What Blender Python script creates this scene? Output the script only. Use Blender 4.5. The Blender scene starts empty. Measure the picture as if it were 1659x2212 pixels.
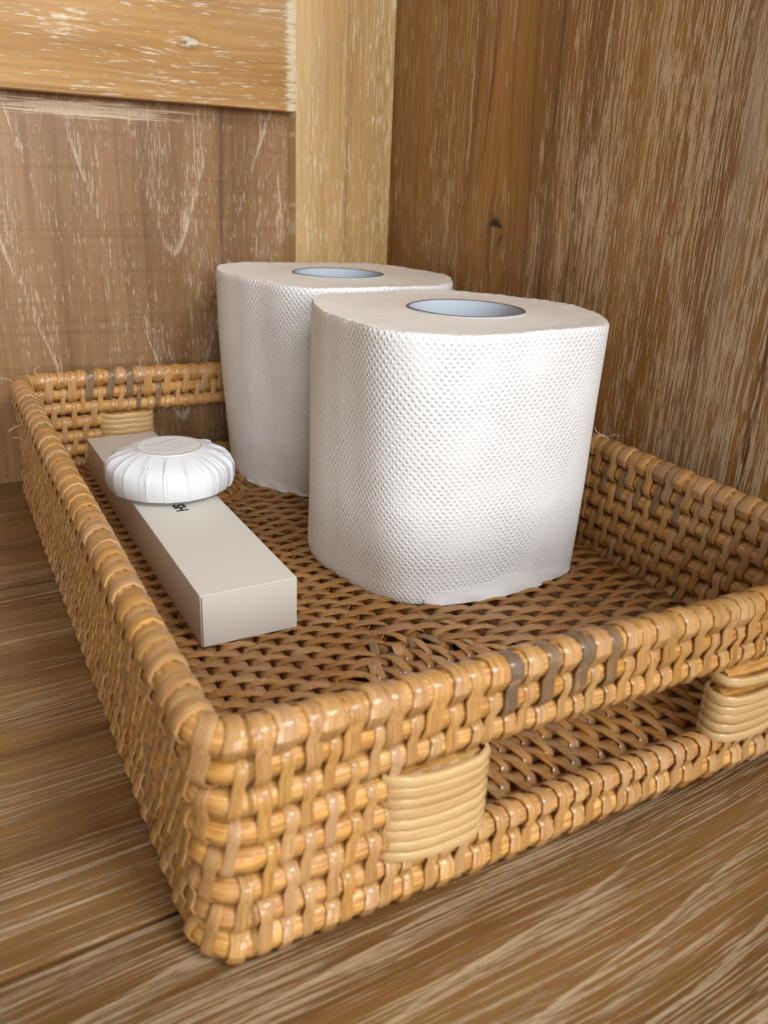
import bpy, math, random
import numpy as np
from mathutils import Vector, Matrix
from mathutils.bvhtree import BVHTree

random.seed(7)
rng = np.random.default_rng(7)
scene = bpy.context.scene
C = scene.collection
PI = math.pi

# ------------------------------------------------------------------ camera
CAM = Vector((-0.0303, -0.1222, 0.1530))
YAW, PITCH, ROLL = 0.5032, 0.3762, 0.0419
FPX, WPX, HPX = 1813.0, 1659.0, 2212.0
fwd = Vector((math.sin(YAW)*math.cos(PITCH), math.cos(YAW)*math.cos(PITCH), -math.sin(PITCH)))
rgt = Vector((math.cos(YAW), -math.sin(YAW), 0))
upv = rgt.cross(fwd)
rgt, upv = (math.cos(ROLL)*rgt + math.sin(ROLL)*upv), (-math.sin(ROLL)*rgt + math.cos(ROLL)*upv)
cam_d = bpy.data.cameras.new('camera')
cam = bpy.data.objects.new('camera', cam_d); C.objects.link(cam)
M = Matrix((rgt, upv, -fwd)).transposed().to_4x4(); M.translation = CAM
cam.matrix_world = M
cam_d.sensor_fit = 'HORIZONTAL'; cam_d.sensor_width = 36.0
cam_d.lens = 36.0*FPX/WPX
cam_d.clip_start = 0.01; cam_d.clip_end = 50
cam_d.dof.use_dof = True; cam_d.dof.focus_distance = 0.300
cam_d.dof.aperture_fstop = cam_d.lens/1.5
scene.camera = cam

# ------------------------------------------------------------------ light
world = bpy.data.worlds.new('World'); scene.world = world; world.use_nodes = True
bg = world.node_tree.nodes['Background']
bg.inputs['Color'].default_value = (1.0, 0.94, 0.85, 1); bg.inputs['Strength'].default_value = 0.30

def area_light(name, loc, target, sx, sy, power, col):
    d = bpy.data.lights.new(name, 'AREA'); d.shape = 'RECTANGLE'; d.size = sx; d.size_y = sy
    d.energy = power; d.color = col
    o = bpy.data.objects.new(name, d); C.objects.link(o); o.location = loc
    o.rotation_euler = (Vector(target)-Vector(loc)).to_track_quat('-Z', 'Y').to_euler()
    return o
area_light('window_light', (0.58, -1.25, 1.42), (0.12, 0.15, 0.05), 0.62, 0.55, 35, (0.90, 0.95, 1.0))
area_light('room_light', (-0.22, -1.75, 0.55), (0.05, 0.33, 0.2), 0.9, 0.7, 29, (0.97, 0.98, 1.0))
scene.view_settings.view_transform = 'Standard'; scene.view_settings.look = 'None'
scene.view_settings.exposure = 0.0; scene.view_settings.gamma = 1.0
scene.cycles.max_bounces = 8; scene.cycles.use_denoising = True

# ------------------------------------------------------------------ node helper
class S:
    """A float or vector socket with arithmetic."""
    def __init__(s, nt, sock): s.nt, s.k = nt, sock
    def _m(s, op, *a, clamp=False):
        n = s.nt.nodes.new('ShaderNodeMath'); n.operation = op; n.use_clamp = clamp
        for i, v in enumerate((s,)+a):
            if isinstance(v, S): s.nt.links.new(v.k, n.inputs[i])
            else: n.inputs[i].default_value = v
        return S(s.nt, n.outputs[0])
    def __add__(s, o): return s._m('ADD', o)
    __radd__ = __add__
    def __sub__(s, o): return s._m('SUBTRACT', o)
    def __rsub__(s, o): return (s*-1.0)+o
    def __mul__(s, o): return s._m('MULTIPLY', o)
    __rmul__ = __mul__
    def __truediv__(s, o): return s._m('DIVIDE', o)
    def sqrt(s): return s._m('SQRT')
    def abs(s): return s._m('ABSOLUTE')
    def fract(s): return s._m('FRACT')
    def floor(s): return s._m('FLOOR')
    def exp(s): return s._m('EXPONENT')
    def sin(s): return s._m('SINE')
    def max(s, o): return s._m('MAXIMUM', o)
    def min(s, o): return s._m('MINIMUM', o)
    def clamp(s): return s._m('ADD', 0.0, clamp=True)
    def step(s, a, b):
        n = s.nt.nodes.new('ShaderNodeMapRange'); n.interpolation_type = 'SMOOTHSTEP'
        s.nt.links.new(s.k, n.inputs['Value'])
        n.inputs['From Min'].default_value = a; n.inputs['From Max'].default_value = b
        return S(s.nt, n.outputs[0])

class Mat:
    def __init__(m, name):
        m.mat = bpy.data.materials.new(name); m.mat.use_nodes = True
        m.nt = m.mat.node_tree; m.bsdf = m.nt.nodes['Principled BSDF']
    def n(m, t): return m.nt.nodes.new(t)
    def s(m, sock): return S(m.nt, sock)
    def obj(m):
        t = m.n('ShaderNodeTexCoord'); x = m.n('ShaderNodeSeparateXYZ')
        m.nt.links.new(t.outputs['Object'], x.inputs[0])
        return [m.s(o) for o in x.outputs]
    def uv(m):
        t = m.n('ShaderNodeUVMap'); t.uv_map = 'UVMap'; x = m.n('ShaderNodeSeparateXYZ')
        m.nt.links.new(t.outputs[0], x.inputs[0])
        return m.s(x.outputs[0]), m.s(x.outputs[1])
    def attr(m, name):
        a = m.n('ShaderNodeAttribute'); a.attribute_name = name
        x = m.n('ShaderNodeSeparateColor'); m.nt.links.new(a.outputs['Color'], x.inputs[0])
        return [m.s(o) for o in x.outputs]
    def rnd(m): return m.s(m.n('ShaderNodeObjectInfo').outputs['Random'])
    def vec(m, *a):
        c = m.n('ShaderNodeCombineXYZ')
        for i, v in enumerate(a):
            if isinstance(v, S): m.nt.links.new(v.k, c.inputs[i])
            else: c.inputs[i].default_value = v
        return c.outputs[0]
    def noise(m, x, y, z=0.0, detail=2.0, rough=0.5):
        t = m.n('ShaderNodeTexNoise'); t.inputs['Scale'].default_value = 1.0
        t.inputs['Detail'].default_value = detail; t.inputs['Roughness'].default_value = rough
        m.nt.links.new(m.vec(x, y, z), t.inputs['Vector'])
        return m.s(t.outputs[0])
    def col(m, c):
        n = m.n('ShaderNodeRGB'); n.outputs[0].default_value = (*c, 1); return m.s(n.outputs[0])
    def mix(m, f, a, b, mode='MIX'):
        n = m.n('ShaderNodeMix'); n.data_type = 'RGBA'; n.blend_type = mode
        for i, v in ((0, f), (6, a), (7, b)):
            if isinstance(v, S): m.nt.links.new(v.k, n.inputs[i])
            elif isinstance(v, tuple): n.inputs[i].default_value = (*v, 1)
            else: n.inputs[i].default_value = v
        return m.s(n.outputs[2])
    def set(m, key, v):
        if isinstance(v, S): m.nt.links.new(v.k, m.bsdf.inputs[key])
        elif isinstance(v, tuple): m.bsdf.inputs[key].default_value = (*v, 1)
        else: m.bsdf.inputs[key].default_value = v
    def bump(m, h, dist, strength=1.0):
        b = m.n('ShaderNodeBump'); b.inputs['Distance'].default_value = dist
        b.inputs['Strength'].default_value = strength
        m.nt.links.new(h.k, b.inputs['Height']); m.nt.links.new(b.outputs[0], m.bsdf.inputs['Normal'])

def wood(name, axes, dark, light, pale, pore=(0.60, 0.66), pore_amt=0.75, film=0.2, seed=0.0, rough=0.45,
         cathedral=None, knot=None, wav=0.006, streaks=0.5, linescale=1.0, patches=(), stain=(), smears=(), plen=1.0, thk=0.42, pfine=1.0, vdens=0.22, saw=0.0):
    """Whitewashed open-pored teak. axes = which of x,y,z runs along the grain (u) and across it (v)."""
    m = Mat(name); xyz = m.obj()
    u, v = xyz[axes[0]], xyz[axes[1]]
    w = xyz[3-axes[0]-axes[1]]
    v0, u0 = v, u
    v = v + (m.noise(u*5.0, v*9.0, seed+3.1, 2) - 0.5)*wav
    if knot:
        ku, kv, kr = knot
        kdu, kdv = u-ku, v-kv
        g = ((kdu*kdu*0.16 + kdv*kdv)*(-1.0/(kr*kr))).exp()
        v = v - kdv*g*0.75
    body = m.noise(u*1.6, v*42.0, seed, 4, 0.6)
    fine = m.noise(u*16.0, v*520.0, seed+9, 3, 0.6)
    lines = m.noise(u*2.2, v*150.0, seed+17, 2)
    c = m.mix(body.step(0.30, 0.70), dark, light)
    c = m.mix(fine.step(0.25, 0.8)*0.45, c, m.mix(1.0, c, (0.45, 0.38, 0.32), 'MULTIPLY'))
    c = m.mix(lines.step(0.60, 0.74)*streaks, c, m.mix(1.0, c, (0.38, 0.30, 0.25), 'MULTIPLY'))
    film_n = m.noise(u*5.0, v*16.0, seed+31, 4, 0.6)
    c = m.mix(film_n.step(0.45, 0.75)*film, c, pale)
    mask = m.noise(u*7.0, v*30.0, seed+41, 3)
    bands = m.noise(u*1.2, v*85.0, seed+47, 2)
    dens = mask*0.5 + bands*0.5
    for (pu, pv, ru, rv, amt) in patches:
        du, dv = (u0-pu)*(1.0/ru), (v0-pv)*(1.0/rv)
        dens = dens + ((du*du+dv*dv)*-1.0).exp()*amt
    if cathedral:
        cv, k, gap, ck = cathedral          # nested V marks, gap between the latewood lines
        dv = v - cv
        F = ((dv*dv + 0.00004).sqrt() - (u*k) + (m.noise(u*9.0, v*22.0, seed+5, 2)-0.5)*ck)*(1.0/gap)
        fr = F.fract()
        vein = fr*fr*fr*fr*(1.0 - fr.step(0.955, 1.0))
        vein = vein*m.noise(u*7.0, v*30.0, seed+6, 3).step(0.30, 0.60)
        dens = dens + vein*vdens
        tone = m.noise(F.floor()*7.3, 0.0, seed, 0)
        c = m.mix((tone-0.35)*0.8, c, m.mix(1.0, c, (0.62, 0.55, 0.5), 'MULTIPLY'))
        c = m.mix(vein.step(0.62, 0.85)*m.noise(u*60.0, v*400.0, seed+7, 3).step(0.35, 0.6)*0.6, c, pale)
    pn = m.noise(u*(85.0*plen), v*(1250.0*pfine), seed+51, 2, 0.6)
    pn2 = m.noise(u*(34.0*plen), v*(820.0*pfine), seed+53, 2, 0.6)
    th = (dens-0.5)*thk
    pores = (pn + th).step(*pore).max((pn2+th).step(pore[0]+0.02, pore[1]+0.03))
    pores = pores*m.noise(u*200.0, v*(1700.0*pfine), seed+57, 2, 0.6).step(0.26, 0.46)
    c = m.mix(pores*pore_amt, c, pale)
    if knot:
        ring = ((kdu*kdu*0.35 + kdv*kdv).sqrt())*(1.0/kr)
        kn = ring + (m.noise(u*90.0, v*90.0, seed+61, 3)-0.5)*0.5
        blob = 1.0 - kn.step(0.16, 0.34)
        c = m.mix((1.0-kn.step(0.2, 0.8))*0.35, c, (0.12, 0.06, 0.025))
        c = m.mix(blob*m.noise(u*160.0, v*260.0, seed+63, 2).step(0.45, 0.55), c, (0.02, 0.014, 0.01))
    for (sv, hw, amt, scol) in stain:        # long streaks in the board, own colour
        d = ((v - sv)*(1.0/hw))
        c = m.mix((d*d*-1.0).exp()*amt*m.noise(u*6.0, v*80.0, seed+71, 3).step(0.2, 0.7), c, scol)
    if saw: c = m.mix(m.noise(u*420.0, v*9.0, seed+95, 3, 0.6).step(0.45, 0.75)*saw, c, m.mix(1.0, c, (0.78, 0.74, 0.70), 'MULTIPLY'))
    for (pu, pv, ru, rv, amt) in smears:     # whitewash left thick
        eu, ev = (u0-pu)*(1.0/ru), (v0-pv)*(1.0/rv)
        g2 = ((eu*eu+ev*ev)*-1.0).exp()
        c = m.mix((m.noise(u*(75.0 if amt < 1.4 else 1400.0), v*(650.0 if amt < 1.4 else 30.0), seed+91, 4, 0.7) + g2*0.26*amt).step(0.66, 0.80)*0.75*(g2*3.0).clamp(), c, pale)
    m.set('Base Color', c)
    m.set('Roughness', (fine*0.2 + (rough-0.1)) + pores*0.25)
    h = fine*0.35 - pores*0.5 + m.noise(u*8.0, v*60.0, seed+81, 2)*0.5
    m.bump(h, 0.0004, 0.8)
    return m.mat

PALE = (0.66, 0.56, 0.43)
mat_rail = wood('wood_rail', (0, 2), (0.44, 0.230, 0.074), (0.60, 0.355, 0.140), (0.84, 0.74, 0.55), film=0.10, seed=2, rough=0.36, pore=(0.62, 0.67), pore_amt=0.7, wav=0.012,
                patches=((-0.11, 0.195, 0.03, 0.016, 0.10),), knot=(-0.1167, 0.2118, 0.0060),
                smears=((-0.0625, 0.22, 0.0050, 0.10, 1.3), (-0.176, 0.213, 0.014, 0.008, 0.9), (-0.118, 0.2118, 0.010, 0.004, 0.9), (-0.11, 0.2, 0.05, 0.009, 0.5)))
mat_stile = wood('wood_stile', (2, 0), (0.50, 0.290, 0.100), (0.66, 0.430, 0.180), (0.84, 0.72, 0.48), film=0.08, seed=11, rough=0.5, pore=(0.57, 0.64), pore_amt=0.65, wav=0.002, streaks=0.5)
mat_panel = wood('wood_panel', (2, 0), (0.262, 0.138, 0.060), (0.390, 0.222, 0.104), (0.74, 0.60, 0.43), film=0.06, seed=23, rough=0.38, pore=(0.600, 0.66), pore_amt=0.42, plen=1.7,
                 cathedral=(-0.125, 0.30, 0.026, 0.010), vdens=0.30, saw=0.7, wav=0.008, streaks=0.35,
                 smears=((0.1785, -0.165, 0.004, 0.050, 1.6), (0.135, -0.066, 0.022, 0.0045, 0.8), (0.11, -0.118, 0.05, 0.006, 0.5)), stain=((-0.0985, 0.0010, 0.8, (0.05, 0.03, 0.03)), (-0.140, 0.0012, 0.5, (0.10, 0.06, 0.05))))
mat_side = wood('wood_side', (2, 1), (0.270, 0.114, 0.025), (0.48, 0.240, 0.066), (0.74, 0.565, 0.355), film=0.04, seed=37, rough=0.42, pore=(0.570, 0.625), pore_amt=0.68,
                knot=(0.130, -0.0985, 0.020), wav=0.006, streaks=0.85, plen=0.75,
                patches=((0.15, -0.155, 0.05, 0.030, 0.14), (0.19, -0.20, 0.05, 0.04, 0.12), (0.10, -0.24, 0.10, 0.05, 0.12), (0.17, -0.11, 0.06, 0.016, -0.25)),
                stain=((-0.236, 0.009, 0.6, (0.40, 0.33, 0.25)), (-0.134, 0.0014, 0.8, (0.06, 0.03, 0.012)), (-0.152, 0.0010, 0.8, (0.06, 0.03, 0.012)), (-0.118, 0.0010, 0.6, (0.08, 0.04, 0.015))),
                smears=((0.15, -0.16, 0.024, 0.018, 0.8), (0.195, -0.198, 0.026, 0.018, 0.7), (0.145, -0.058, 0.03, 0.012, 0.6), (0.19, -0.0725, 0.06, 0.0020, 1.0), (0.105, -0.085, 0.010, 0.020, 0.7), (0.145, -0.008, 0.02, 0.008, 0.7), (0.125, -0.128, 0.045, 0.006, 0.7)))
mat_table = wood('wood_table', (0, 1), (0.150, 0.066, 0.016), (0.300, 0.152, 0.048), (0.58, 0.435, 0.265), film=0.08, seed=53, rough=0.40, pore=(0.570, 0.625), pore_amt=0.55, wav=0.006, streaks=0.9, plen=0.28, thk=0.70, pfine=1.25)
mat_table2 = wood('wood_table_front', (0, 1), (0.140, 0.060, 0.012), (0.275, 0.132, 0.034), (0.57, 0.425, 0.255), film=0.06, seed=67, rough=0.40, pore=(0.570, 0.620), pore_amt=0.62, wav=0.014, streaks=0.8, plen=0.34, thk=0.62, pfine=1.5,
                  cathedral=(-0.445, 0.12, 0.016, 0.01), vdens=0.25)

def cane(name, cols, dark, rough, fib, coat):
    m = Mat(name); u, v = m.uv(); r = m.attr('tint')
    seed = r[0]*137.0
    c = m.mix(m.noise(seed, 3.3, 0.7, 0).step(0.25, 0.75), cols[0], cols[1])
    c = m.mix(m.noise(seed, 9.1, 5.7, 0).step(0.4, 0.8)*0.7, c, cols[2])
    f = m.noise(u*60.0, v*fib, seed, 3, 0.6)
    c = m.mix(f.step(0.35, 0.68)*0.95, c, m.mix(1.0, c, (0.56, 0.42, 0.28), 'MULTIPLY'))
    c = m.mix(m.noise(seed, 21.0, 2.2, 0).step(0.55, 0.75)*0.55, c, m.mix(1.0, c, (0.80, 0.95, 0.85), 'MULTIPLY'))
    c = m.mix(m.noise(seed, 31.0, 8.2, 0).step(0.55, 0.75)*0.6, c, (0.50, 0.30, 0.175))
    blot = m.noise(u*140.0, v*2.0, seed+4.0, 3)
    c = m.mix(blot.step(0.58, 0.75)*0.35, c, m.mix(1.0, c, (0.45, 0.30, 0.18), 'MULTIPLY'))
    c = m.mix((r[2]*-1.0).clamp(), c, m.mix(1.0, c, (0.76, 0.62, 0.44), 'MULTIPLY'))     # floor strips: browner tint
    c = m.mix(r[2].clamp(), c, m.mix(f.step(0.3, 0.8), (0.66, 0.455, 0.205), (0.56, 0.35, 0.135)))
    c = m.mix(r[1]*m.noise(u*110.0, v*1.5, seed+8.0, 3).step(0.10, 0.5)*0.92, c, m.mix(m.noise(u*900.0, v*2.0, seed, 2), dark, (0.22, 0.14, 0.075)))
    m.set('Base Color', c); m.set('Roughness', f*0.25 + rough)
    m.set('Coat Weight', coat); m.set('Coat Roughness', 0.11); m.set('Coat IOR', 1.45)
    m.bump(f + blot*0.5, 0.00035, 0.9)
    return m.mat
mat_strip = cane('rattan_skin', ((0.61, 0.335, 0.092), (0.62, 0.37, 0.160), (0.48, 0.235, 0.060)), (0.062, 0.040, 0.025), 0.34, 12.0, 0.42)
mat_rod = cane('rattan_core', ((0.65, 0.345, 0.078), (0.56, 0.265, 0.052), (0.71, 0.42, 0.130)), (0.06, 0.04, 0.03), 0.42, 26.0, 0.15)

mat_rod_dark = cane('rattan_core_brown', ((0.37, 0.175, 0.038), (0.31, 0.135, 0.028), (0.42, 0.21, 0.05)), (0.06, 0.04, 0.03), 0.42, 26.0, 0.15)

def paper():
    m = Mat('embossed_paper'); u, v = m.uv(); px, py = 0.0025, 0.0028
    wx = (m.noise(u*210.0, v*210.0, 1.0, 2)-0.5)*0.0017; wy = (m.noise(u*210.0, v*210.0, 8.0, 2)-0.5)*0.0017
    a, b = (u+wx)*(1/px), (v+wy)*(1/py)
    def dot(a, b):
        x, y = (a.fract()-0.5), (b.fract()-0.5)*(py/px)
        return 1.0 - (x*x+y*y).sqrt().step(0.02, 0.36)
    d = dot(a, b).max(dot(a+0.5, b+0.5))
    amp = m.noise(u*60.0, v*60.0, 3.0, 3).step(0.25, 0.65)*0.8+0.3
    wr = m.noise(u*45.0, v*30.0, 5.0, 3)*1.6 + m.noise(u*160.0, v*120.0, 15.0, 2)*0.5
    m.set('Base Color', m.mix(m.noise(u*20.0, v*20.0, 2.0, 2), (0.83, 0.83, 0.82), (0.87, 0.87, 0.865)))
    m.set('Roughness', 0.75); m.set('Specular IOR Level', 0.3)
    m.set('Sheen Weight', 0.15)
    m.bump(d*amp*0.55 + wr*0.28, 0.0007, 0.9)
    return m.mat
mat_paper = paper()
def edge():
    m = Mat('paper_roll_end'); x, y, z = m.obj()
    r = (x*x+y*y).sqrt()
    g = m.noise(x*60.0, y*1400.0, 0.0, 3)*0.5 + m.noise(r*1100.0, x*50.0, y*50.0, 3)*0.5
    m.set('Base Color', m.mix(g.step(0.3, 0.7), (0.86, 0.81, 0.74), (0.94, 0.91, 0.86))); m.set('Roughness', 0.9); m.set('Specular IOR Level', 0.15)
    m.bump(g, 0.0003, 0.6)
    return m.mat
mat_edge = edge()
def plain(name, col, rough, spec=0.5, nscale=(200, 200), var=0.12, bump=0.0):
    m = Mat(name); x, y, z = m.obj()
    g = m.noise(x*nscale[0], y*nscale[0], z*nscale[1], 3)
    m.set('Base Color', m.mix(g*var*2, col, tuple(c*0.75 for c in col))); m.set('Roughness', rough); m.set('Specular IOR Level', spec)
    if bump: m.bump(g, bump, 0.6)
    return m.mat
mat_sheet = plain('smooth_tissue', (0.86, 0.855, 0.845), 0.7, 0.3, (300, 300), 0.06, 0.0003)
mat_tube = plain('bluelit_card_tube', (0.56, 0.63, 0.70), 0.8, 0.2, (300, 80), 0.1, 0.0002)  # grey-white card; the blue of the cool light on it is mixed into its colour
mat_tube_edge = plain('raw_card', (0.22, 0.17, 0.12), 0.9, 0.2, (900, 900), 0.3, 0.0002)
mat_card = plain('white_card', (0.71, 0.67, 0.59), 0.38, 0.45, (40, 40), 0.04)
mat_wrap = plain('soap_wrapper', (0.76, 0.775, 0.80), 0.5, 0.45, (120, 120), 0.05, 0.0005)
mat_label = plain('soap_label', (0.78, 0.77, 0.765), 0.5, 0.4, (200, 200), 0.04)
mat_print = plain('grey_print', (0.50, 0.50, 0.51), 0.6, 0.3)
mat_ink = plain('black_ink', (0.012, 0.012, 0.012), 0.5, 0.4)
mat_fibre = plain('loose_fibre', (0.62, 0.50, 0.33), 0.6, 0.3)

# ------------------------------------------------------------------ objects helper
def link(name, verts, faces, mat, parent=None, uvs=None, tint=None, smooth=30, midx=None, flip=False):
    me = bpy.data.meshes.new(name); me.from_pydata([tuple(v) for v in verts], [], faces)
    mats = mat if isinstance(mat, (list, tuple)) else [mat]
    for mm in mats: me.materials.append(mm)
    if midx is not None: me.polygons.foreach_set('material_index', midx)
    if uvs is not None:
        l = me.uv_layers.new(name='UVMap'); li = np.empty(len(me.loops), int); me.loops.foreach_get('vertex_index', li)
        l.data.foreach_set('uv', np.asarray(uvs, float)[li].ravel())
    if tint is not None:
        a = me.color_attributes.new('tint', 'FLOAT_COLOR', 'POINT')
        t = np.asarray(tint, float)
        if t.ndim == 1: t = np.tile(t, (len(verts), 1))
        a.data.foreach_set('color', np.hstack([t, np.ones((len(verts), 1))]).ravel())
    me.polygons.foreach_set('use_smooth', [smooth > 0]*len(me.polygons))
    if smooth > 0: me.set_sharp_from_angle(angle=math.radians(smooth))
    me.validate(); me.update()
    o = bpy.data.objects.new(name, me); C.objects.link(o)
    if parent is not None: o.parent = parent
    return o
def empty(name, loc=(0, 0, 0), rotz=0.0, **props):
    o = bpy.data.objects.new(name, None); o.empty_display_size = 0.02; C.objects.link(o)
    o.location = loc; o.rotation_euler = (0, 0, rotz)
    for k, v in props.items(): o[k] = v
    return o
def bevel_box(x0, x1, y0, y1, z0, z1, b):
    """box with chamfered edges: verts, faces (convex hull of 24 points)"""
    import bmesh
    bm = bmesh.new()
    bmesh.ops.create_cube(bm, size=1.0)
    for v in bm.verts: v.co = Vector(((x0+x1)/2 + v.co.x*(x1-x0), (y0+y1)/2 + v.co.y*(y1-y0), (z0+z1)/2 + v.co.z*(z1-z0)))
    bmesh.ops.bevel(bm, geom=bm.edges[:], offset=b, segments=2, profile=0.6, affect='EDGES')
    V = [v.co.copy() for v in bm.verts]; bm.verts.index_update(); F = [[v.index for v in f.verts] for f in bm.faces]
    bm.free(); return V, F

# ------------------------------------------------------------------ setting
PHI = 0.0589
WO = (0.2154, 0.3328, 0.0)     # where the stile's face meets the side board
sdir = dict(kind='structure')
back = empty('back_wall', WO, PHI, label='honey brown frame and panel wall of whitewashed teak behind the tray', **sdir)
def board(name, dims, mat, parent, b=0.0008):
    V, F = bevel_box(*dims, b); return link(name, V, F, mat, parent)
board('stile', (-0.0600, -0.0002, 0.0, 0.022, 0.0, 0.52), mat_stile, back, 0.0006)
board('rail', (-0.62, -0.0602, -0.0016, 0.020, 0.1842, 0.30), mat_rail, back, 0.0012)
board('panel', (-0.62, -0.0590, 0.0085, 0.018, -0.002, 0.190), mat_panel, back, 0.0005)
board('panel', (-0.62, -0.0590, 0.0085, 0.018, 0.295, 0.52), mat_panel, back, 0.0005)
side = empty('side_wall', WO, PHI, label='dark brown whitewashed teak side board standing right of the tray', **sdir)
board('board', (0.0, 0.022, -0.62, 0.026, 0.0, 0.52), mat_side, side, 0.0006)
table = empty('shelf_top', WO, PHI, label='brown whitewashed teak shelf top under the tray', **sdir)
SD = -0.2981
board('plank', (-0.62, 0.022, SD+0.0006, 0.022, -0.022, -0.0002), mat_table, table, 0.0010)
board('plank', (-0.62, 0.022, SD-0.23, SD-0.0006, -0.022, -0.0002), mat_table2, table, 0.0010)

# ------------------------------------------------------------------ tray
TW, TD = 0.2097, 0.3168
NR, ZP, Z0 = 8, 0.0073, 0.0040
INS, CR = 0.0040, 0.0080
tray = empty('rattan_tray', (0, 0, 0), 0, label='rectangular woven rattan tray with handle slots, holding the rolls, soap and box', category='tray')

segs = []
def _ring():
    x0, x1, y0, y1, r = INS, TW-INS, INS, TD-INS, CR
    segs.clear()
    segs.append(('l', (x0+r, y0), (1, 0), x1-x0-2*r)); segs.append(('a', (x1-r, y0+r), -PI/2, r*PI/2))
    segs.append(('l', (x1, y0+r), (0, 1), y1-y0-2*r)); segs.append(('a', (x1-r, y1-r), 0, r*PI/2))
    segs.append(('l', (x1-r, y1), (-1, 0), x1-x0-2*r)); segs.append(('a', (x0+r, y1-r), PI/2, r*PI/2))
    segs.append(('l', (x0, y1-r), (0, -1), y1-y0-2*r)); segs.append(('a', (x0+r, y0+r), PI, r*PI/2))
_ring()
RL = sum(s[3] for s in segs)
def ring(s):
    s = s % RL
    for k, a, b, L in segs:
        if s <= L:
            if k == 'l':
                t = Vector((b[0], b[1], 0)); p = Vector((a[0]+b[0]*s, a[1]+b[1]*s, 0))
            else:
                an = b + s/CR; p = Vector((a[0]+CR*math.cos(an), a[1]+CR*math.sin(an), 0)); t = Vector((-math.sin(an), math.cos(an), 0))
            return p, t, Vector((t.y, -t.x, 0))
        s -= L
    return ring(0)
def rowz(i, p):
    z = Z0 + ZP*i
    if p.y < 0.03:
        bow = min(1.0, p.x/0.14)*min(1.0, (TW-p.x)/0.04)*(1-p.y/0.03)
        z += bow*(0.0014*(1-i/7.0) - 0.0024*i/7.0)
    return z + 0.00025*math.sin(p.x*61+p.y*47+i*2.1)
OX0, OX1 = 0.0665, 0.1435
def in_open(p, m=0.0): return (p.y < 0.02 or p.y > TD-0.02) and OX0-m < p.x < OX1+m
def rodr(i): return 0.0037 if i in (0, 7) else 0.0031

strips = []     # dict(v, f, uv, tint)
def sweep_strip(P, N, Wd, w, t, closed, dark=0.0, cream=0.0):
    """flat cane strip: rings of 6 points, outer face slightly crowned"""
    prof = [(-0.5, 0.0), (-0.5, 0.72), (-0.30, 1.0), (0.30, 1.0), (0.5, 0.72), (0.5, 0.0)]
    V, F, U = [], [], []; n = len(P); s = 0.0; tr = random.random()
    for k in range(n):
        if k: s += (P[k]-P[k-1]).length
        ww = w*(0.90+0.2*((tr*7.3) % 1.0))*(1+0.06*math.sin(k*1.7+tr*9))
        for a, b in prof:
            V.append(P[k] + Wd[k]*(a*ww) + N[k]*(b*t)); U.append((s, a+0.5))
    m = n if closed else n-1
    for k in range(m):
        a, b = k*6, ((k+1) % n)*6
        for j in range(6):
            F.append((a+j, a+(j+1) % 6, b+(j+1) % 6, b+j))
    if not closed:
        F.append(tuple(range(5, -1, -1))); F.append(tuple(range((n-1)*6, n*6)))
    d = dict(v=V, f=F, uv=U, tint=(tr, dark, cream)); strips.append(d); return d

def loop(a, b, out, along, R, w, slant, t=0.00055, dip=0.0009, dark=0.0, wide=1.0):
    """strip wound round two rods at a and b (or one when a is b); out = side the eye sees"""
    ac = (b-a); L = ac.length
    ac = ac/L if L > 1e-6 else out.cross(along).normalized()
    mid = (a+b)/2; P, N = [], []
    K = 5
    for k in range(K+1):                              # round rod b, from outer to inner side
        an = PI/2 - PI*k/K
        N.append(out*math.sin(an)+ac*math.cos(an)); P.append(b + N[-1]*R)
    if L > 1e-6: P.append(mid - out*(R-dip)); N.append(-out)
    for k in range(K+1):
        an = -PI/2 - PI*k/K
        N.append(out*math.sin(an)+ac*math.cos(an)); P.append(a + N[-1]*R)
    if L > 1e-6: P.append(mid + out*(R-dip)); N.append(out.copy())
    half = L/2+R
    P2 = []
    for p, nn in zip(P, N):
        h = (p-mid).dot(ac)/half; sgn = (p-mid).dot(out)/R
        P2.append(p + along*(slant*h*max(-1, min(1, sgn*1.5))))
    return sweep_strip(P2, N, [along]*len(P2), w, t, True, dark)

PITCH_S = RL/round(RL/0.0096)
NS = round(RL/PITCH_S)
FS = {0.0745: 1.0, 0.0835: 0.9, 0.0920: 1.0, 0.1005: 0.8, 0.066: 0.45}
def darkness(p, i):
    if i >= 6 and p.y < 0.02:
        for x, d in FS.items():
            if abs(p.x-x) < 0.0044: return d
    if i >= 6 and p.y > TD-0.02 and 0.036 < p.x < 0.060: return 0.9
    if i == 5 and p.y > TD-0.02 and 0.058 < p.x < 0.075: return 0.9
    if i == 5 and p.x > TW-0.02 and 0.070 < p.y < 0.125: return 0.55 + 0.35*random.random()
    return 0.5 if random.random() < (0.0 if p.y < 0.02 else 0.02) else 0.0
for i in range(NR-1):
    for k in range(NS):
        s = (k + 0.5*(i % 2) + random.uniform(-0.09, 0.09))*PITCH_S + 0.002
        p, t, o = ring(s)
        near_end = in_open(p, 0.0235)
        if i in (2, 3) and near_end: continue
        za, zb = rowz(i, p), rowz(i+1, p)
        up = Vector((0, 0, 1)); sl = random.uniform(0.0003, 0.0016)
        w = random.uniform(0.0023, 0.0030) if i < 6 else random.uniform(0.0034, 0.0040)
        dk = darkness(p, i)
        if i in (1, 4) and near_end:
            if in_open(p, 0.002) or i == 4 or True:
                r = i if i == 1 else i+1
                c = p+up*rowz(r, p); loop(c, c, o, t, rodr(r)+0.0003, w, sl, dark=dk)
            continue
        loop(p+up*za, p+up*zb, o, t, max(rodr(i), rodr(i+1))-0.0001, w, sl, dark=dk)
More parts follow.
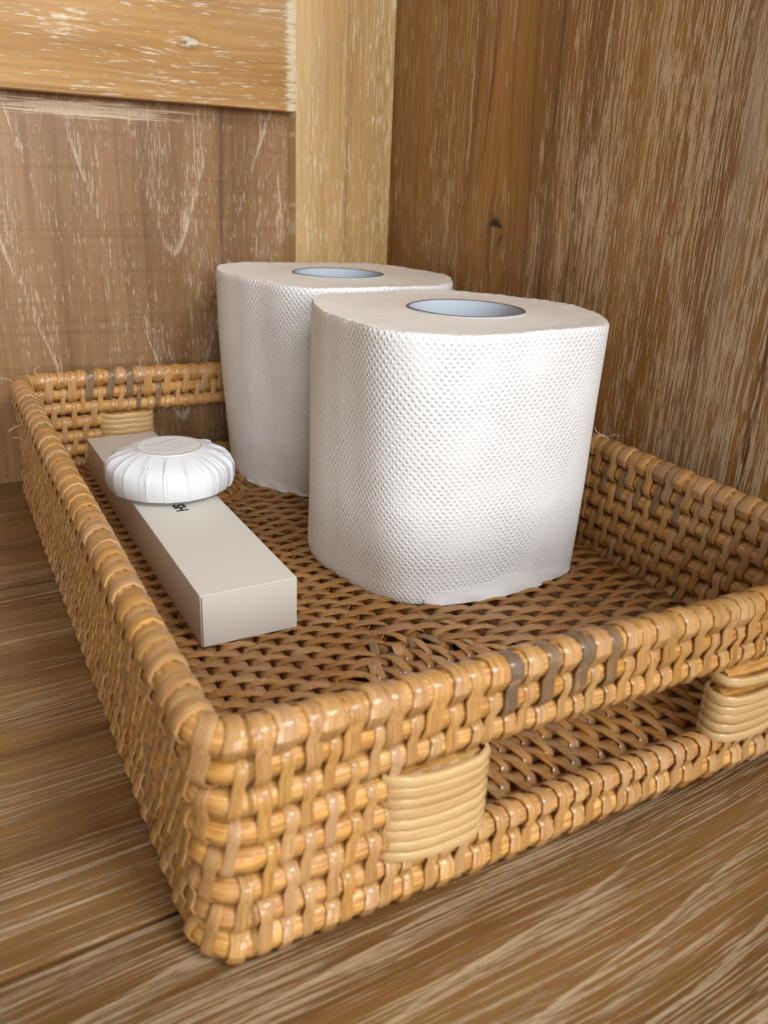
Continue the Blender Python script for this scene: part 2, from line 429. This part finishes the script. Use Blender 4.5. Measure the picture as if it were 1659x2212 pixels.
for i in (0, 7):
    for k in range(NS):
        s = (k + 0.5*((6 if i == 7 else 0) % 2) + 0.5 + random.uniform(-0.05, 0.05))*PITCH_S + 0.002
        p, t, o = ring(s); c = p+Vector((0, 0, rowz(i, p)))
        loop(c, c, o, t, rodr(i)+0.0001, random.uniform(0.0036, 0.0045) if i == 7 else random.uniform(0.0028, 0.0036), 0.0010, t=0.0008, dark=(0.4 if random.random() < 0.03 else 0.0))
# wound bands at the ends of the handle slots
for (yy, od) in ((INS, -1), (TD-INS, 1)):
    for (xe, xd) in ((OX0-0.0265, 1), (OX1+0.0265, -1)):
        prof = [(0.0015, 0.0008), (0.003, 0.0028), (0.0065, 0.0040), (0.012, 0.0046), (0.018, 0.0046), (0.0232, 0.0041), (0.0260, 0.0026), (0.0270, 0.0),
                (0.0260, -0.0026), (0.0232, -0.0041), (0.018, -0.0046), (0.012, -0.0046), (0.0065, -0.0040), (0.003, -0.0028), (0.0015, -0.0008)]
        nb = 8; used = [q for q in range(nb) if not (xd < 0 and q in (5, 7))]
        for q in used:
            zz = 0.0144 + (0.0374-0.0144)*(q+0.5)/nb
            P, N, Wd = [], [], []
            lean = random.uniform(-0.0006, 0.0006)
            for (a, b) in prof:
                P.append(Vector((xe+xd*a, yy+od*b, zz + lean*(a/0.027) - 0.0006*math.sin(PI*a/0.027))))
            for j in range(len(P)):
                tv = (P[min(j+1, len(P)-1)]-P[max(j-1, 0)]).normalized()
                nv = tv.cross(Vector((0, 0, 1)))*(-xd*od)
                N.append(nv.normalized()*(-1 if nv.dot(Vector((0, 0, 0))) > 0 else 1)); Wd.append(Vector((0, 0, 1)))
            cen = Vector((xe+xd*0.013, yy, zz))
            for j in range(len(P)):
                if N[j].dot(P[j]-cen) < 0: N[j] = -N[j]
            sweep_strip(P, N, Wd, random.uniform(0.0027, 0.0029), 0.0012, False, cream=random.uniform(0.6, 1.0))

# floor: concentric rectangles of rod round a spine, stitched together
NF, FZ = 13, 0.0082
SA, SB = Vector((0.0925, 0.0930, FZ)), Vector((0.0880, 0.2320, FZ))
IX0, IX1, IY0, IY1 = 0.0095, TW-0.0095, 0.0095, TD-0.0095
def fcorner(q, j):
    base = SA if q < 2 else SB
    end = Vector(((IX0, IX1, IX1, IX0)[q], (IY0, IY0, IY1, IY1)[q], FZ))
    return base.lerp(end, j/NF)
spacing = [abs(IY0-SA.y)/NF, abs(IX1-SA.x)/NF, abs(IY1-SB.y)/NF, abs(SA.x-IX0)/NF]   # front, right, back, left
def tube(name, pts, rad, closed, seg=8, mat=mat_rod, parent=None, seed=None):
    V, F, U = [], [], []; n = len(pts); s = 0
    for k in range(n):
        a = pts[(k-1) % n] if (closed or k) else pts[k]; b = pts[(k+1) % n] if (closed or k < n-1) else pts[k]
        tv = (b-a).normalized(); nx = tv.cross(Vector((0, 0, 1)))
        nx = nx.normalized() if nx.length > 1e-4 else Vector((1, 0, 0)); ny = nx.cross(tv)
        if k: s += (pts[k]-pts[k-1]).length
        r = rad[k] if isinstance(rad, list) else rad
        for q in range(seg):
            an = 2*PI*q/seg; V.append(pts[k] + (nx*math.cos(an)+ny*math.sin(an))*r); U.append((s, q/seg))
    for k in range(n if closed else n-1):
        a, b = k*seg, ((k+1) % n)*seg
        for q in range(seg): F.append((a+q, a+(q+1) % seg, b+(q+1) % seg, b+q))
    if not closed:
        F.append(tuple(range(seg-1, -1, -1))); F.append(tuple(range((n-1)*seg, n*seg)))
    occl.append((V, F))
    return link(name, V, F, mat, parent, U, (random.random() if seed is None else seed, 0, 0), 50)
occl = []
for i in range(NR):
    n = NS*2*5
    ss = [RL*k/n for k in range(n)]
    def swell(s, i): return rodr(i)+0.0001 - 0.00030*(0.5+0.5*math.cos(4*PI*(s-0.002)/PITCH_S))**2      # cane is nipped in under each strip
    if i in (2, 3, 4):
        # two runs, left and right of the slots
        pts = [(s, ring(s)[0]) for s in ss]
        keep = [not in_open(p) for s, p in pts]
        # rotate so the list starts inside an opening
        st = next(k for k in range(len(pts)) if not keep[k])
        seq = pts[st:]+pts[:st]; kk = keep[st:]+keep[:st]
        run = []
        for (s, p), kq in list(zip(seq, kk))+[((0, Vector((0, 0, 0))), False)]:
            if kq: run.append((p+Vector((0, 0, rowz(i, p))), swell(s, i)))
            elif run:
                tube('rattan_rod', [q[0] for q in run], [q[1] for q in run], False, parent=tray); run = []
    else:
        P = [ring(s)[0] for s in ss]; P = [p+Vector((0, 0, rowz(i, p))) for p in P]
        tube('rattan_rod', P, [swell(s, i) for s in ss], True, parent=tray)
for j in range(NF+1):
    pts, rad = [], []
    if j == 0:
        pts = [SA.lerp(SB, k/20) for k in range(21)]; rad = [0.0030]*21
    else:
        cs = [fcorner(q, j) for q in range(4)]
        for q in range(4):
            a, b = cs[q], cs[(q+1) % 4]; r = spacing[q]*0.49
            m = max(4, int((b-a).length/0.012))
            for k in range(m):
                f = (k+0.5)/m
                p = a.lerp(b, f); p.z += 0.0003*math.sin(p.x*170+p.y*130+j); pts.append(p); rad.append(r)
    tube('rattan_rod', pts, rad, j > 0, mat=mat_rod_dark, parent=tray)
for q in range(4):
    ax = 0 if q in (0, 2) else 1
    inv = (Vector((0, 1, 0)), Vector((-1, 0, 0)), Vector((0, -1, 0)), Vector((1, 0, 0)))[q]
    for j in range(NF):
        a0, a1 = fcorner(q, j), fcorner((q+1) % 4, j); b0, b1 = fcorner(q, j+1), fcorner((q+1) % 4, j+1)
        lo, hi = min(b0[ax], b1[ax])+0.003, max(b0[ax], b1[ax])-0.003
        al = Vector((1, 0, 0)) if ax == 0 else Vector((0, 1, 0))
        n = max(1, int((hi-lo)/0.0078)); pit = 0.0078
        k0 = math.floor(lo/pit)
        for k in range(k0, k0+n+3):
            c = (k + 0.5*(j % 2) + random.uniform(-0.09, 0.09))*pit
            if not (lo < c < hi): continue
            def on(p, r):
                den = r[ax]-p[ax]
                f = (c-p[ax])/den if abs(den) > 1e-5 else 0.5
                return p.lerp(r, max(0.0, min(1.0, f)))
            A, B = on(a0, a1), on(b0, b1)
            if abs(A[ax]-B[ax]) > 0.004: continue
            R = spacing[q]*0.46+0.0003
            sl = (0.0022 if q in (0, 3) else -0.0022)*random.uniform(0.7, 1.2)
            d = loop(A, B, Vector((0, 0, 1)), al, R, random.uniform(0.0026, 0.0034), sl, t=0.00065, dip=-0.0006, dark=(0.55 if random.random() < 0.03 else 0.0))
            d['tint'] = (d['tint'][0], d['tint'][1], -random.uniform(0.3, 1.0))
# loose ends and crossing strips where the courses turn at the two ends of the spine
for (base, sg) in ((SA, -1), (SB, 1)):
    for k in range(11):
        c = base + Vector((random.uniform(-0.016, 0.022), sg*random.uniform(0.0, 0.022), 0.0034+random.uniform(0, 0.0008)))
        an = PI/2 + random.uniform(-0.35, 0.35) + (0.5 if c.x > base.x+0.006 else 0.0)
        dr = Vector((math.cos(an), math.sin(an), 0)); L = random.uniform(0.006, 0.009)
        P = [c + dr*(L*(f-0.5)) + Vector((0, 0, 0.0010*(1-(2*f-1)**2) - 0.0012)) for f in np.linspace(0, 1, 7)]
        P = [Vector(p) for p in P]; wd = Vector((-dr.y, dr.x, 0))
        sweep_strip(P, [Vector((0, 0, 1))]*7, [wd]*7, random.uniform(0.0024, 0.0031), 0.0007, False, dark=(0.75 if random.random() < 0.3 else 0.0))

# ------------------------------------------------------------------ toilet rolls
def periodic(pts):
    a = np.radians([p[0] for p in pts]); r = np.array([p[1] for p in pts]); od = np.argsort(a); a, r = a[od], r[od]
    th = np.linspace(0, 2*PI, 720, endpoint=False)
    rr = np.interp(th, np.concatenate([a-2*PI, a, a+2*PI]), np.tile(r, 3))
    k = np.exp(-0.5*((np.arange(720)-360)/9.0)**2); k /= k.sum()
    return np.real(np.fft.ifft(np.fft.fft(rr)*np.fft.fft(np.fft.ifftshift(k))))
def make_roll(cx, cy, z0, z1, top, bot, label, hem, seed, co=(0, 0)):
    lean = (0, 0)
    root = empty('toilet_roll', (cx, cy, z0), 0, label=label, category='toilet roll', group='toilet rolls standing in the tray')
    H = z1-z0; n, mz = 360, 72
    th = np.linspace(0, 2*PI, n, endpoint=False)
    rt, rb = periodic(top)[::2], periodic(bot)[::2]
    per = np.concatenate([[0], np.cumsum(np.hypot(np.diff(rt*np.cos(th)), np.diff(rt*np.sin(th))))])
    V, F, U, MI = [], [], [], []
    rs = np.random.default_rng(seed); ph = rs.uniform(0, 2*PI, 12)
    def rad(t, f):
        s = 1-(1-f)**1.6
        r = rb + (rt-rb)*s
        r = r + 0.0003*np.sin(3*th+ph[0]+f*3)*np.sin(f*5+ph[1]) + 0.00012*np.sin(7*th+ph[2]-f*4)
        if f < 0.03: r = r - 0.0006*(1-f/0.03)
        if f > 0.985: r = r - 0.0007*((f-0.985)/0.015)**2
        return r
    rag = 0.0003*np.sin(5*th+ph[4]) + 0.00010*np.sin(17*th+ph[5]) + 0.00012*np.sin(53*th+ph[6])*np.sin(9*th+ph[4])
    for k in range(mz+1):
        f = k/mz; r = rad(th, f)
        z = H*f + rag*(f**8) + 0.5*rag*((1-f)**8)
        for q in range(n):
            V.append((r[q]*math.cos(th[q])+lean[0]*f, r[q]*math.sin(th[q])+lean[1]*f, max(0.0, z[q]))); U.append((per[q], H*f))
    for k in range(mz):
        for q in range(n):
            a, b = k*n+q, k*n+(q+1) % n
            F.append((a, b, b+n, a+n)); MI.append(0)
    # upper end: plies from the edge in to the core, slightly dished and uneven
    core = 0.0222; r_top = rad(th, 1.0); last = mz*n
    for k, f in enumerate((0.015, 0.05, 0.15, 0.3, 0.5, 0.7, 0.85, 0.95, 1.0)):
        r = r_top + (core - r_top)*f
        st = len(V)
        for q in range(n):
            zz = H + rag[q]*(1-f)**3 - 0.0006*math.sin(PI*f) + 0.00010*math.sin(40*f+3*th[q]+ph[7]) + (0.0002 if 0 < k < 2 else 0)
            V.append((r[q]*math.cos(th[q])+co[0]*f, r[q]*math.sin(th[q])+co[1]*f, zz)); U.append((r[q], th[q]))
        for q in range(n): F.append((last+q, last+(q+1) % n, st+(q+1) % n, st+q)); MI.append(1)
        last = st
    for st_z in (0.0,):                                     # inside wall and lower end
        st = len(V)
        for q in range(n): V.append((core*math.cos(th[q])+co[0], core*math.sin(th[q])+co[1], 0)); U.append((0, 0))
        for q in range(n): F.append((last+q, last+(q+1) % n, st+(q+1) % n, st+q)); MI.append(1)
        for q in range(n): F.append((st+q, st+(q+1) % n, (q+1) % n, q)); MI.append(1)
    link('paper', V, F, [mat_paper, mat_edge], root, U, None, 35, MI)
    occl.append(([Vector(v)+Vector((cx, cy, z0)) for v in V], F))
    # core
    V, F, MI = [], [], []; m = 96
    wob = [1+0.010*math.cos(2*2*PI*q/m+ph[8])+0.008*math.sin(5*2*PI*q/m+ph[9]) for q in range(m)]
    prof = [(0.0221, 0.001), (0.0221, H+0.0003), (0.0219, H+0.0006), (0.0214, H+0.0006), (0.0211, H+0.0003), (0.0211, 0.001)]
    for (r, z) in prof:
        for q in range(m):
            an = 2*PI*q/m; fl = wob[q] if z > 0.01 else 1.0
            V.append((r*fl*math.cos(an)+co[0], r*fl*math.sin(an)+co[1], z + (0.00008*math.sin(3*an+ph[10]) if z > .01 else 0)))
    for k in range(len(prof)):
        k2 = (k+1) % len(prof)
        for q in range(m):
            F.append((k*m+q, k2*m+q, k2*m+(q+1) % m, k*m+(q+1) % m)); MI.append(1 if k in (1, 2, 3) else 0)
    link('cardboard_tube', V, F, [mat_tube, mat_tube_edge], root, None, None, 40, MI)
    if hem:      # free edge of the last sheet, folded under at the foot of the roll
        a0, a1, hh = hem; V, F = [], []; na, nz = 70, 9
        for side in (0, 1):
            for i in range(na+1):
                t = i/na; an = a0+(a1-a0)*t; q = int((an % (2*PI))/(2*PI)*n) % n
                hgt = hh*(0.30+0.70*math.sin(PI*min(1, t*1.15))**0.7)*(1+0.10*math.sin(t*17)) if t < 0.87 else hh*0.30*(1-t)/0.13+0.0006
                for k in range(nz+1):
                    f = k/nz; z = 0.0004 + hgt*f
                    fr = z/H; q2 = (q+1) % n; fq = (an % (2*PI))/(2*PI)*n - int((an % (2*PI))/(2*PI)*n)
                    rr = rad(th, fr); r = rr[q]*(1-fq)+rr[q2]*fq
                    off = 0.0014*(1-f)**1.5*math.sin(PI*t)**0.4 + 0.0004 + 0.0003*math.sin(t*23+f*3)*(1-f)
                    r += off - (0.0003 if side else 0)
                    V.append((r*math.cos(an)+lean[0]*fr, r*math.sin(an)+lean[1]*fr, z))
        st = (na+1)*(nz+1)
        for i in range(na):
            for k in range(nz):
                a = i*(nz+1)+k; F.append((a, a+nz+1, a+nz+2, a+1)); F.append((st+a, st+a+1, st+a+nz+2, st+a+nz+1))
        for i in range(na):
            for k in (0, nz):
                a = i*(nz+1)+k; f4 = (a, st+a, st+a+nz+1, a+nz+1); F.append(f4 if k else f4[::-1])
        link('loose_sheet_edge', V, F, mat_sheet, root, None, None, 50)
    return root
top1 = [(183, .0516), (200, .0545), (214, .0618), (225, .0622), (239, .0575), (265, .0512), (285, .0525), (302, .0560), (317, .0550), (345, .0520), (11, .053), (38, .0548), (65, .0546), (101, .0515), (122, .0588), (131, .0583), (145, .0545), (162, .0522)]
bot1 = [(150, .0550), (183, .0495), (205, .0495), (222, .0515), (238, .0490), (255, .0450), (275, .0440), (297, .0465), (315, .0520), (330, .0540), (0, .0505), (38, .053), (65, .053), (101, .051), (122, .055)]
make_roll(0.1430, 0.1435, 0.0122, 0.1100, top1, bot1, 'front toilet roll of white embossed paper, nearest and largest in view', (math.radians(232), math.radians(322), 0.0075), 1, (0.0030, -0.0016))
top2 = [(130, .068), (150, .0605), (180, .0535), (205, .0535), (222, .0600), (234, .0620), (255, .0555), (280, .053), (305, .056), (330, .054), (350, .0545), (20, .056), (50, .059), (75, .058), (100, .0565)]
bot2 = [(130, .061), (150, .056), (170, .0530), (195, .0510), (215, .0490), (235, .0505), (260, .052), (285, .051), (310, .052), (340, .050), (0, .050), (30, .051), (60, .053), (100, .053)]
make_roll(0.1500, 0.2590, 0.0122, 0.1100, top2, bot2, 'rear toilet roll of white embossed paper, half hidden behind the other roll near the corner', (math.radians(185), math.radians(232), 0.004), 2, (-0.0012, 0.0006))

# ------------------------------------------------------------------ card box
BXL, BXW, BXH, BZ = 0.1835, 0.0330, 0.0185, 0.0118
box = empty('card_box', (0.0325, 0.1082, BZ), 0.012, label='long slim off-white card box lying under the wrapped soap', category='box')
V, F = bevel_box(0, BXW, 0.0006, BXL, 0, BXH, 0.0005)
V = [Vector((v.x + 0.0012*math.sin(PI*max(0, v.y)/BXL)*(1 if v.x < BXW/2 else -1)*0.2, v.y, v.z)) for v in V]
link('carton', V, F, mat_card, box)
occl.append(([v+Vector((0.0325, 0.1082, BZ)) for v in V], F))
V, F = bevel_box(0.0005, BXW-0.0005, -0.0003, 0.0009, 0.0006, BXH-0.0004, 0.00015)
V = [Vector((v.x, v.y, v.z)) for v in V]
link('end_flap', V, F, mat_card, box)
def text_mesh(name, txt, size, mat, parent, loc, rot, bevel=0.0):
    cu = bpy.data.curves.new(name, 'FONT'); cu.body = txt; cu.size = size; cu.offset = size*0.035; cu.extrude = 0.00004; cu.resolution_u = 4
    cu.align_x = 'CENTER'; cu.align_y = 'CENTER'
    t = bpy.data.objects.new(name, cu); C.objects.link(t)
    dg = bpy.context.evaluated_depsgraph_get(); me = bpy.data.meshes.new_from_object(t.evaluated_get(dg)); me.name = name
    bpy.data.objects.remove(t); bpy.data.curves.remove(cu)
    me.materials.clear(); me.materials.append(mat)
    o = bpy.data.objects.new(name, me); C.objects.link(o); o.parent = parent; o.location = loc; o.rotation_euler = rot
    return o
text_mesh('lettering', 'SH', 0.0064, mat_ink, box, (0.0153, 0.0760, BXH+0.00006), (0, 0, -PI/2))

# ------------------------------------------------------------------ wrapped soap
SC = (0.0500, 0.2090, BZ+BXH+0.0001)
soap = empty('wrapped_soap', SC, 0.35, label='round soap in pleated white paper resting on the slim card box', category='soap')
n = 720; th = np.linspace(0, 2*PI, n, endpoint=False)
prs = np.random.default_rng(5); NP = 40
pa = np.sort((np.arange(NP)+prs.uniform(-0.38, 0.38, NP))/NP*2*PI); pw = prs.uniform(0.15, 1.0, NP); po = prs.uniform(-1, 1, NP)
skew = prs.uniform(-0.16, 0.22, NP); start = prs.uniform(0.0138, 0.0225, NP)
prof = [(0.0, .0178, 0), (.006, .0179, 0), (.0120, .0179, 0), (.0136, .0178, .1), (.0152, .0173, .5), (.0178, .0163, .8), (.0205, .0151, 1), (.0232, .0135, 1.1), (.0251, .0118, 1.1), (.0258, .0102, 1), (.0260, .0076, 1),
        (.0258, .0048, 1), (.0247, .0022, 1), (.0228, .0014, .8), (.018, .0003, .3), (.010, .0, 0)]
V, F = [], []
for (r, z, am) in prof[1:]:
    ps = pa + skew*(r-0.0136)/0.0125*am                         # creases wander off the true radius
    od = np.argsort(ps); A = ps[od]; O = po[od]; Wt = (pw*np.clip((r-start)/0.003, 0, 1))[od]
    A3 = np.concatenate([A-2*PI, A, A+2*PI]); facet = np.interp(th, A3, np.tile(O, 3))
    ridge = np.zeros(n)
    for a, wgt in zip(A, Wt):
        d = (th-a+PI) % (2*PI)-PI
        ridge += wgt*np.where(d > 0, np.exp(-(d/0.055)), np.exp(-(d/0.012)**2))
    dr = (facet*0.00050 + ridge*0.00050)*am*(1.0 if z > .012 else 0.6)
    dz = (ridge*0.00080 + facet*0.00015)*am*(1 if z > .008 else 0.0)
    for q in range(n):
        V.append(((r+dr[q])*math.cos(th[q]), (r+dr[q])*math.sin(th[q]), z + dz[q]))
V.append((0, 0, .0178)); V.append((0, 0, 0)); ct, cb = len(V)-2, len(V)-1
m = len(prof)-1
for k in range(m-1):
    for q in range(n): a, b = k*n+q, k*n+(q+1) % n; F.append((a, a+n, b+n, b))
for q in range(n): F.append((ct, q, (q+1) % n)); F.append((cb, (m-1)*n+(q+1) % n, (m-1)*n+q))
link('wrapper', V, F, mat_wrap, soap, None, None, 40)
V, F = [], []; q2 = 96
for (r, z) in ((0.0, .01808), (.0139, .01805), (.0141, .0177)):
    for q in range(q2): V.append((r*math.cos(2*PI*q/q2), r*math.sin(2*PI*q/q2), z))
for k in range(2):
    for q in range(q2): a, b = k*q2+q, k*q2+(q+1) % q2; F.append((a, a+q2, b+q2, b))
lab = link('seal_label', V, F, mat_label, soap, None, None, 40)
V, F = [], []
for (ra, rb, sgn) in ((.0127, .0132, 0),):
    for q in range(q2):
        c, s = math.cos(2*PI*q/q2), math.sin(2*PI*q/q2)
        V += [(ra*c, ra*s, 0.01809), (ra*c, ra*s, 0.01813), (rb*c, rb*s, 0.01813), (rb*c, rb*s, 0.01809)]
    for q in range(q2):
        a, b = q*4, ((q+1) % q2)*4
        for k in range(3): F.append((a+k, a+k+1, b+k+1, b+k))
link('printed_ring', V, F, mat_print, lab, None, None, 0)

V, F = [], []
trs = np.random.default_rng(12)
def stroke(x0, y0, x1, y1, w):
    d = Vector((x1-x0, y1-y0, 0)); L = d.length or 1e-6; nn = Vector((-d.y, d.x, 0))/L*w/2; o = len(V)
    for zz in (0.01809, 0.01813):
        for p, sg in (((x0, y0), 1), ((x1, y1), 1), ((x1, y1), -1), ((x0, y0), -1)): V.append(Vector((p[0], p[1], zz))+nn*sg)
    F.append((o+7, o+6, o+5, o+4))
    for k in range(4): F.append((o+k, o+(k+1) % 4, o+4+(k+1) % 4, o+4+k))
x = -0.0070                                       # faint scripted word, then small print
while x < 0.0066:
    w = trs.uniform(0.0010, 0.0016); h = trs.uniform(0.0010, 0.0016) if x > -0.0055 else 0.0026
    pts = [(x+w/2*(1+math.cos(a)), 0.0046+0.10*x+h/2+h/2*math.sin(a)) for a in np.linspace(0.6, 2*PI-trs.uniform(0, .8), 10)]
    for p, q3 in zip(pts[:-1], pts[1:]): stroke(p[0], p[1], q3[0], q3[1], 0.00032)
    x += w+0.0003
for yy, hw in ((0.0012, 0.0085), (-0.0012, 0.0095), (-0.0036, 0.0088), (-0.0060, 0.0062)):
    x = -hw
    while x < hw:
        w = trs.uniform(0.0003, 0.0009)
        stroke(x, yy+trs.uniform(-.0002, .0002), x+w, yy+trs.uniform(-.0002, .0002), trs.uniform(.0004, .0008)); x += w+trs.uniform(.0002, .0006)
link('printed_text', V, F, mat_print, lab, None, None, 0)

# ------------------------------------------------------------------ strips: the largest in view as parts, the rest joined
for d in strips: occl.append((d['v'], d['f']))
AV, AF = [], []; off = 0
for v, f in occl:
    AV.extend(v); AF.extend([tuple(i+off for i in g) for g in f]); off += len(v)
bvh = BVHTree.FromPolygons(AV, AF)
def seen_area(d):
    A = 0.0
    V = np.array([tuple(v) for v in d['v']]); Fq = np.array([f for f in d['f'] if len(f) == 4])
    cen = V[Fq].mean(1); rel = cen-np.array(CAM); z = rel@np.array(fwd)
    x = rel@np.array(rgt)/z*FPX/WPX; y = rel@np.array(upv)/z*FPX/HPX
    nr = np.cross(V[Fq[:, 1]]-V[Fq[:, 0]], V[Fq[:, 2]]-V[Fq[:, 0]])
    ar = np.abs((nr*rel).sum(1))/z**3
    ok = (np.abs(x) < 0.5) & (np.abs(y) < 0.5) & (ar > 1e-7)
    for k in np.nonzero(ok)[0]:
        if k % 6 not in (1, 2, 3): continue
        dv = Vector(rel[k]); L = dv.length
        h = bvh.ray_cast(CAM, dv/L, L-0.0004)
        if h[0] is None: A += ar[k]
    return A
area = [seen_area(d) for d in strips]
order = np.argsort(area)[::-1]
big = set(int(k) for k in order[:296] if area[k] > 0)
V, F, U, T = [], [], [], []
for k, d in enumerate(strips):
    if k in big:
        link('rattan_strip', d['v'], d['f'], mat_strip, tray, d['uv'], d['tint'], 40)
    else:
        o = len(V); V.extend(d['v']); U.extend(d['uv']); T.extend([d['tint']]*len(d['v'])); F.extend([tuple(i+o for i in g) for g in d['f']])
ws = link('woven_strips', V, F, mat_strip, tray, U, np.array(T), 40); ws['kind'] = 'stuff'

# ------------------------------------------------------------------ frayed fibres on the rim
def fibre(p0, d, L, seed):
    rr = random.Random(seed); pts = []; p = Vector(p0); d = Vector(d).normalized()
    for k in range(9):
        pts.append(p.copy()); p = p + d*(L/8); d = (d + Vector((rr.uniform(-.35, .35), rr.uniform(-.35, .35), rr.uniform(-.35, .25)))).normalized()
    tube('loose_fibre', pts, [0.00013]*9, False, 5, mat_fibre, tray)
for k, (p0, d, L) in enumerate([((0.001, 0.300, 0.0585), (-.5, .3, .5), 0.008), ((-0.0005, 0.262, 0.048), (-1, .1, -.2), 0.006), ((-0.0005, 0.252, 0.044), (-.8, -.4, .1), 0.005),
                                ((TW-0.004, 0.1235, 0.0595), (-.6, .2, .4), 0.007), ((TW-0.004, 0.1215, 0.0595), (-.3, .6, .5), 0.006), ((TW-0.004, 0.122, 0.0598), (.2, -.6, .6), 0.006),
                                ((0.012, 0.310, 0.0590), (.1, .4, .9), 0.007)]):
    fibre(p0, d, L, k+3)
